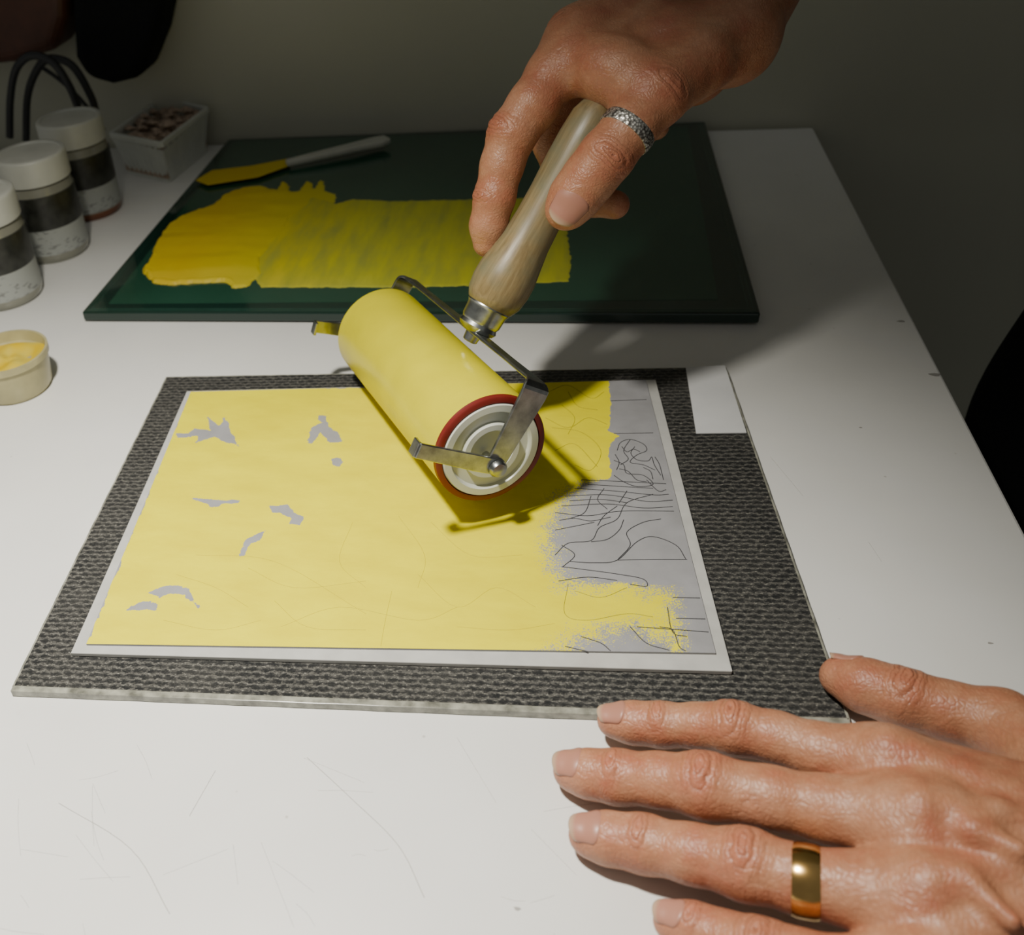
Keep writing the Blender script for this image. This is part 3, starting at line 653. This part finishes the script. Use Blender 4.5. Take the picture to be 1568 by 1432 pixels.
jar(G(140, 322, 0), .0308, .089, m_jred); jar(G(86, 383, 0), .0312, .089, m_jclr); jar(G(10, 452, 0), .0318, .088, m_jclr)
cup = empty('ink_pot'); b = G(26, 592, 0); mw = Matrix.Translation(b)
m_cup = simple('cloudy_plastic_cup', (.44, .40, .21), .3, var=.15)
lathe('cup_wall', [(0, .0235), (.003, .0255), (.024, .0280), (.0245, .0292), (.029, .0292), (.029, .0275), (.022, .0260), (.019, .005)], m_cup, cup, mw, 56)
n = 40; V = [(0, 0, .0235)]; fcs = []
for i in range(1, 13):
    for k in range(n):
        a = 2*math.pi*k/n; rad = .0265*i/12; V.append((rad*math.cos(a), rad*math.sin(a), .0225+(.0016*math.sin(a*2+i*.6)+.0008*math.sin(a*3-i*.5))*min(1, i/4)))
for k in range(n): fcs.append((0, 1+k, 1+(k+1) % n))
for i in range(11):
    for k in range(n): fcs.append((1+i*n+k, 1+(i+1)*n+k, 1+(i+1)*n+(k+1) % n, 1+i*n+(k+1) % n))
m_potink = NT('pot_ink'); v = m_potink.co(); m_potink.base(m_potink.ramp(m_potink.noise(v, 45, 2), [(.4, (.58, .40, .0)), (.65, (.52, .44, .08))])); m_potink.set(Roughness=.35)
mesh('yellow_ink', V, fcs, m_potink.m, cup, mw=mw)
bk = empty('plastic_basket')
m_bk = simple('basket_plastic', (.58, .60, .55), .4, var=.06)
zt2 = .042
top = [G(170, 207, zt2), G(247, 222, zt2), G(318, 168, zt2), G(248, 152, zt2)]
ctr = sum(top, Vector())/4; ctr.z = 0
bot = [ctr+(Vector((p.x, p.y, 0))-ctr)*.82 for p in top]
def quad_wall(a, b, c_, d, name):
    sweep(name+'_rim', [d, c_], [.006, .006], .004, Zu, m_bk, bk, .001)
    sweep(name+'_foot', [a+Zu*.004, b+Zu*.004], [.008, .008], .003, Zu, m_bk, bk, .0005)
    t = (c_-d).normalized()
    sweep(name+'_panel', [(a.lerp(b, .5)+Zu*.004), d.lerp(c_, .5)-Zu*.003], [(b-a).length*.96, (c_-d).length*.98], .0016, t, m_bk, bk, 0)
    for k in range(1, 9):
        s = k/9; sweep(name+'_rib_%d' % k, [a.lerp(b, s)+Zu*.004, d.lerp(c_, s)], [.0035, .0035], .0028, t, m_bk, bk, 0)
for i in range(4): quad_wall(bot[i], bot[(i+1) % 4], top[(i+1) % 4], top[i], 'side_%d' % (i+1))
prism('base', bot, .002, .004, m_bk, bk)
m_junk = simple('rusty_oddments', (.50, .37, .27), .7, var=.3, scale=200)
random.seed(3)
mid = [ctr+(p-Vector((ctr.x, ctr.y, p.z)))*.86 for p in top]
vj = []; fj = []
for k in range(90):
    a, b2 = random.random(), random.random(); q = (mid[0]*(1-a)+mid[1]*a)*(1-b2)+(mid[3]*(1-a)+mid[2]*a)*b2; q.z = .030+random.random()*.014
    s = .003+random.random()*.004; o0 = len(vj)
    for dx, dy, dz in ((1, 0, 0), (-1, 0, 0), (0, 1, 0), (0, -1, 0), (0, 0, 1), (0, 0, -1)): vj.append(q+Vector((dx*s*(1+random.random()), dy*s, dz*s*.7)))
    for t3 in ((0, 2, 4), (2, 1, 4), (1, 3, 4), (3, 0, 4), (2, 0, 5), (1, 2, 5), (3, 1, 5), (0, 3, 5)): fj.append(tuple(o0+i for i in t3))
mesh('oddments', vj, fj, m_junk, bk, smooth=False)
prism('fill', mid, .004, .033, m_junk, bk)
def onwall(px, py, yv): r = ray(px, py); return C+r*(yv/r.y)
def slabshape(name, pts, y0, th, mat, parent=None):
    P = [onwall(x, y, y0) for x, y in pts]; n = len(P)
    v = [tuple(p) for p in P]+[(p.x, p.y+th, p.z) for p in P]
    f = [list(range(n)), list(range(n, 2*n))[::-1]]+[[i, (i+1) % n, n+(i+1) % n, n+i] for i in range(n)]
    o = mesh(name, v, f, mat, parent, smooth=False); fixn(o); bevel(o, .012, 4); return o
bag = empty('black_fabric_bag'); slabshape('bag_body', [(106, -120), (262, -120), (248, 0), (236, 60), (212, 122), (170, 132), (130, 122), (112, 90), (108, 20)], .911, .061, m_cloth, bag)
sat = empty('brown_leather_satchel'); m_lea = simple('brown_leather', (.085, .026, .012), .5, scale=90, bump=.3)
slabshape('satchel_body', [(-160, -150), (98, -150), (98, 30), (85, 78), (20, 98), (-160, 118)], .916, .056, m_lea, sat)
cab = empty('black_cables')
m_cab = simple('cable_rubber', (.012, .013, .016), .4)
def cabp(L, yv): return [onwall(x, y, yv) for x, y in L]
curve('cable_loops', [cabp([(15, 210), (16, 150), (25, 105), (48, 85), (80, 95), (105, 130), (122, 170)], .86), cabp([(40, 215), (42, 150), (55, 110), (75, 90), (110, 100), (138, 145), (148, 175)], .88)], .004, m_cab, cab)
curve('cable_thin', [cabp([(60, 100), (95, 125), (130, 160), (160, 200)], .9)], .0022, m_cab, cab)

# ------------------------------------------------------------------ light
def spot(name, loc, tgt, e, ang, blend, size, col):
    l = bpy.data.lights.new(name, 'SPOT'); l.energy = e; l.spot_size = math.radians(ang); l.spot_blend = blend; l.shadow_soft_size = size; l.color = col
    o = bpy.data.objects.new(name, l); link(o); o.location = loc
    d = Vector(tgt)-Vector(loc); o.rotation_euler = d.to_track_quat('-Z', 'Y').to_euler(); return o
spot('work_lamp', (-.19, .215, .60), (-.26, .13, 0), 37, 116, 1.0, .024, (1, .95, .84))
wd = bpy.data.worlds.new('room_ambient'); bpy.context.scene.world = wd; wd.use_nodes = True
wd.node_tree.nodes['Background'].inputs[0].default_value = (.98, .99, .93, 1); wd.node_tree.nodes['Background'].inputs[1].default_value = .16
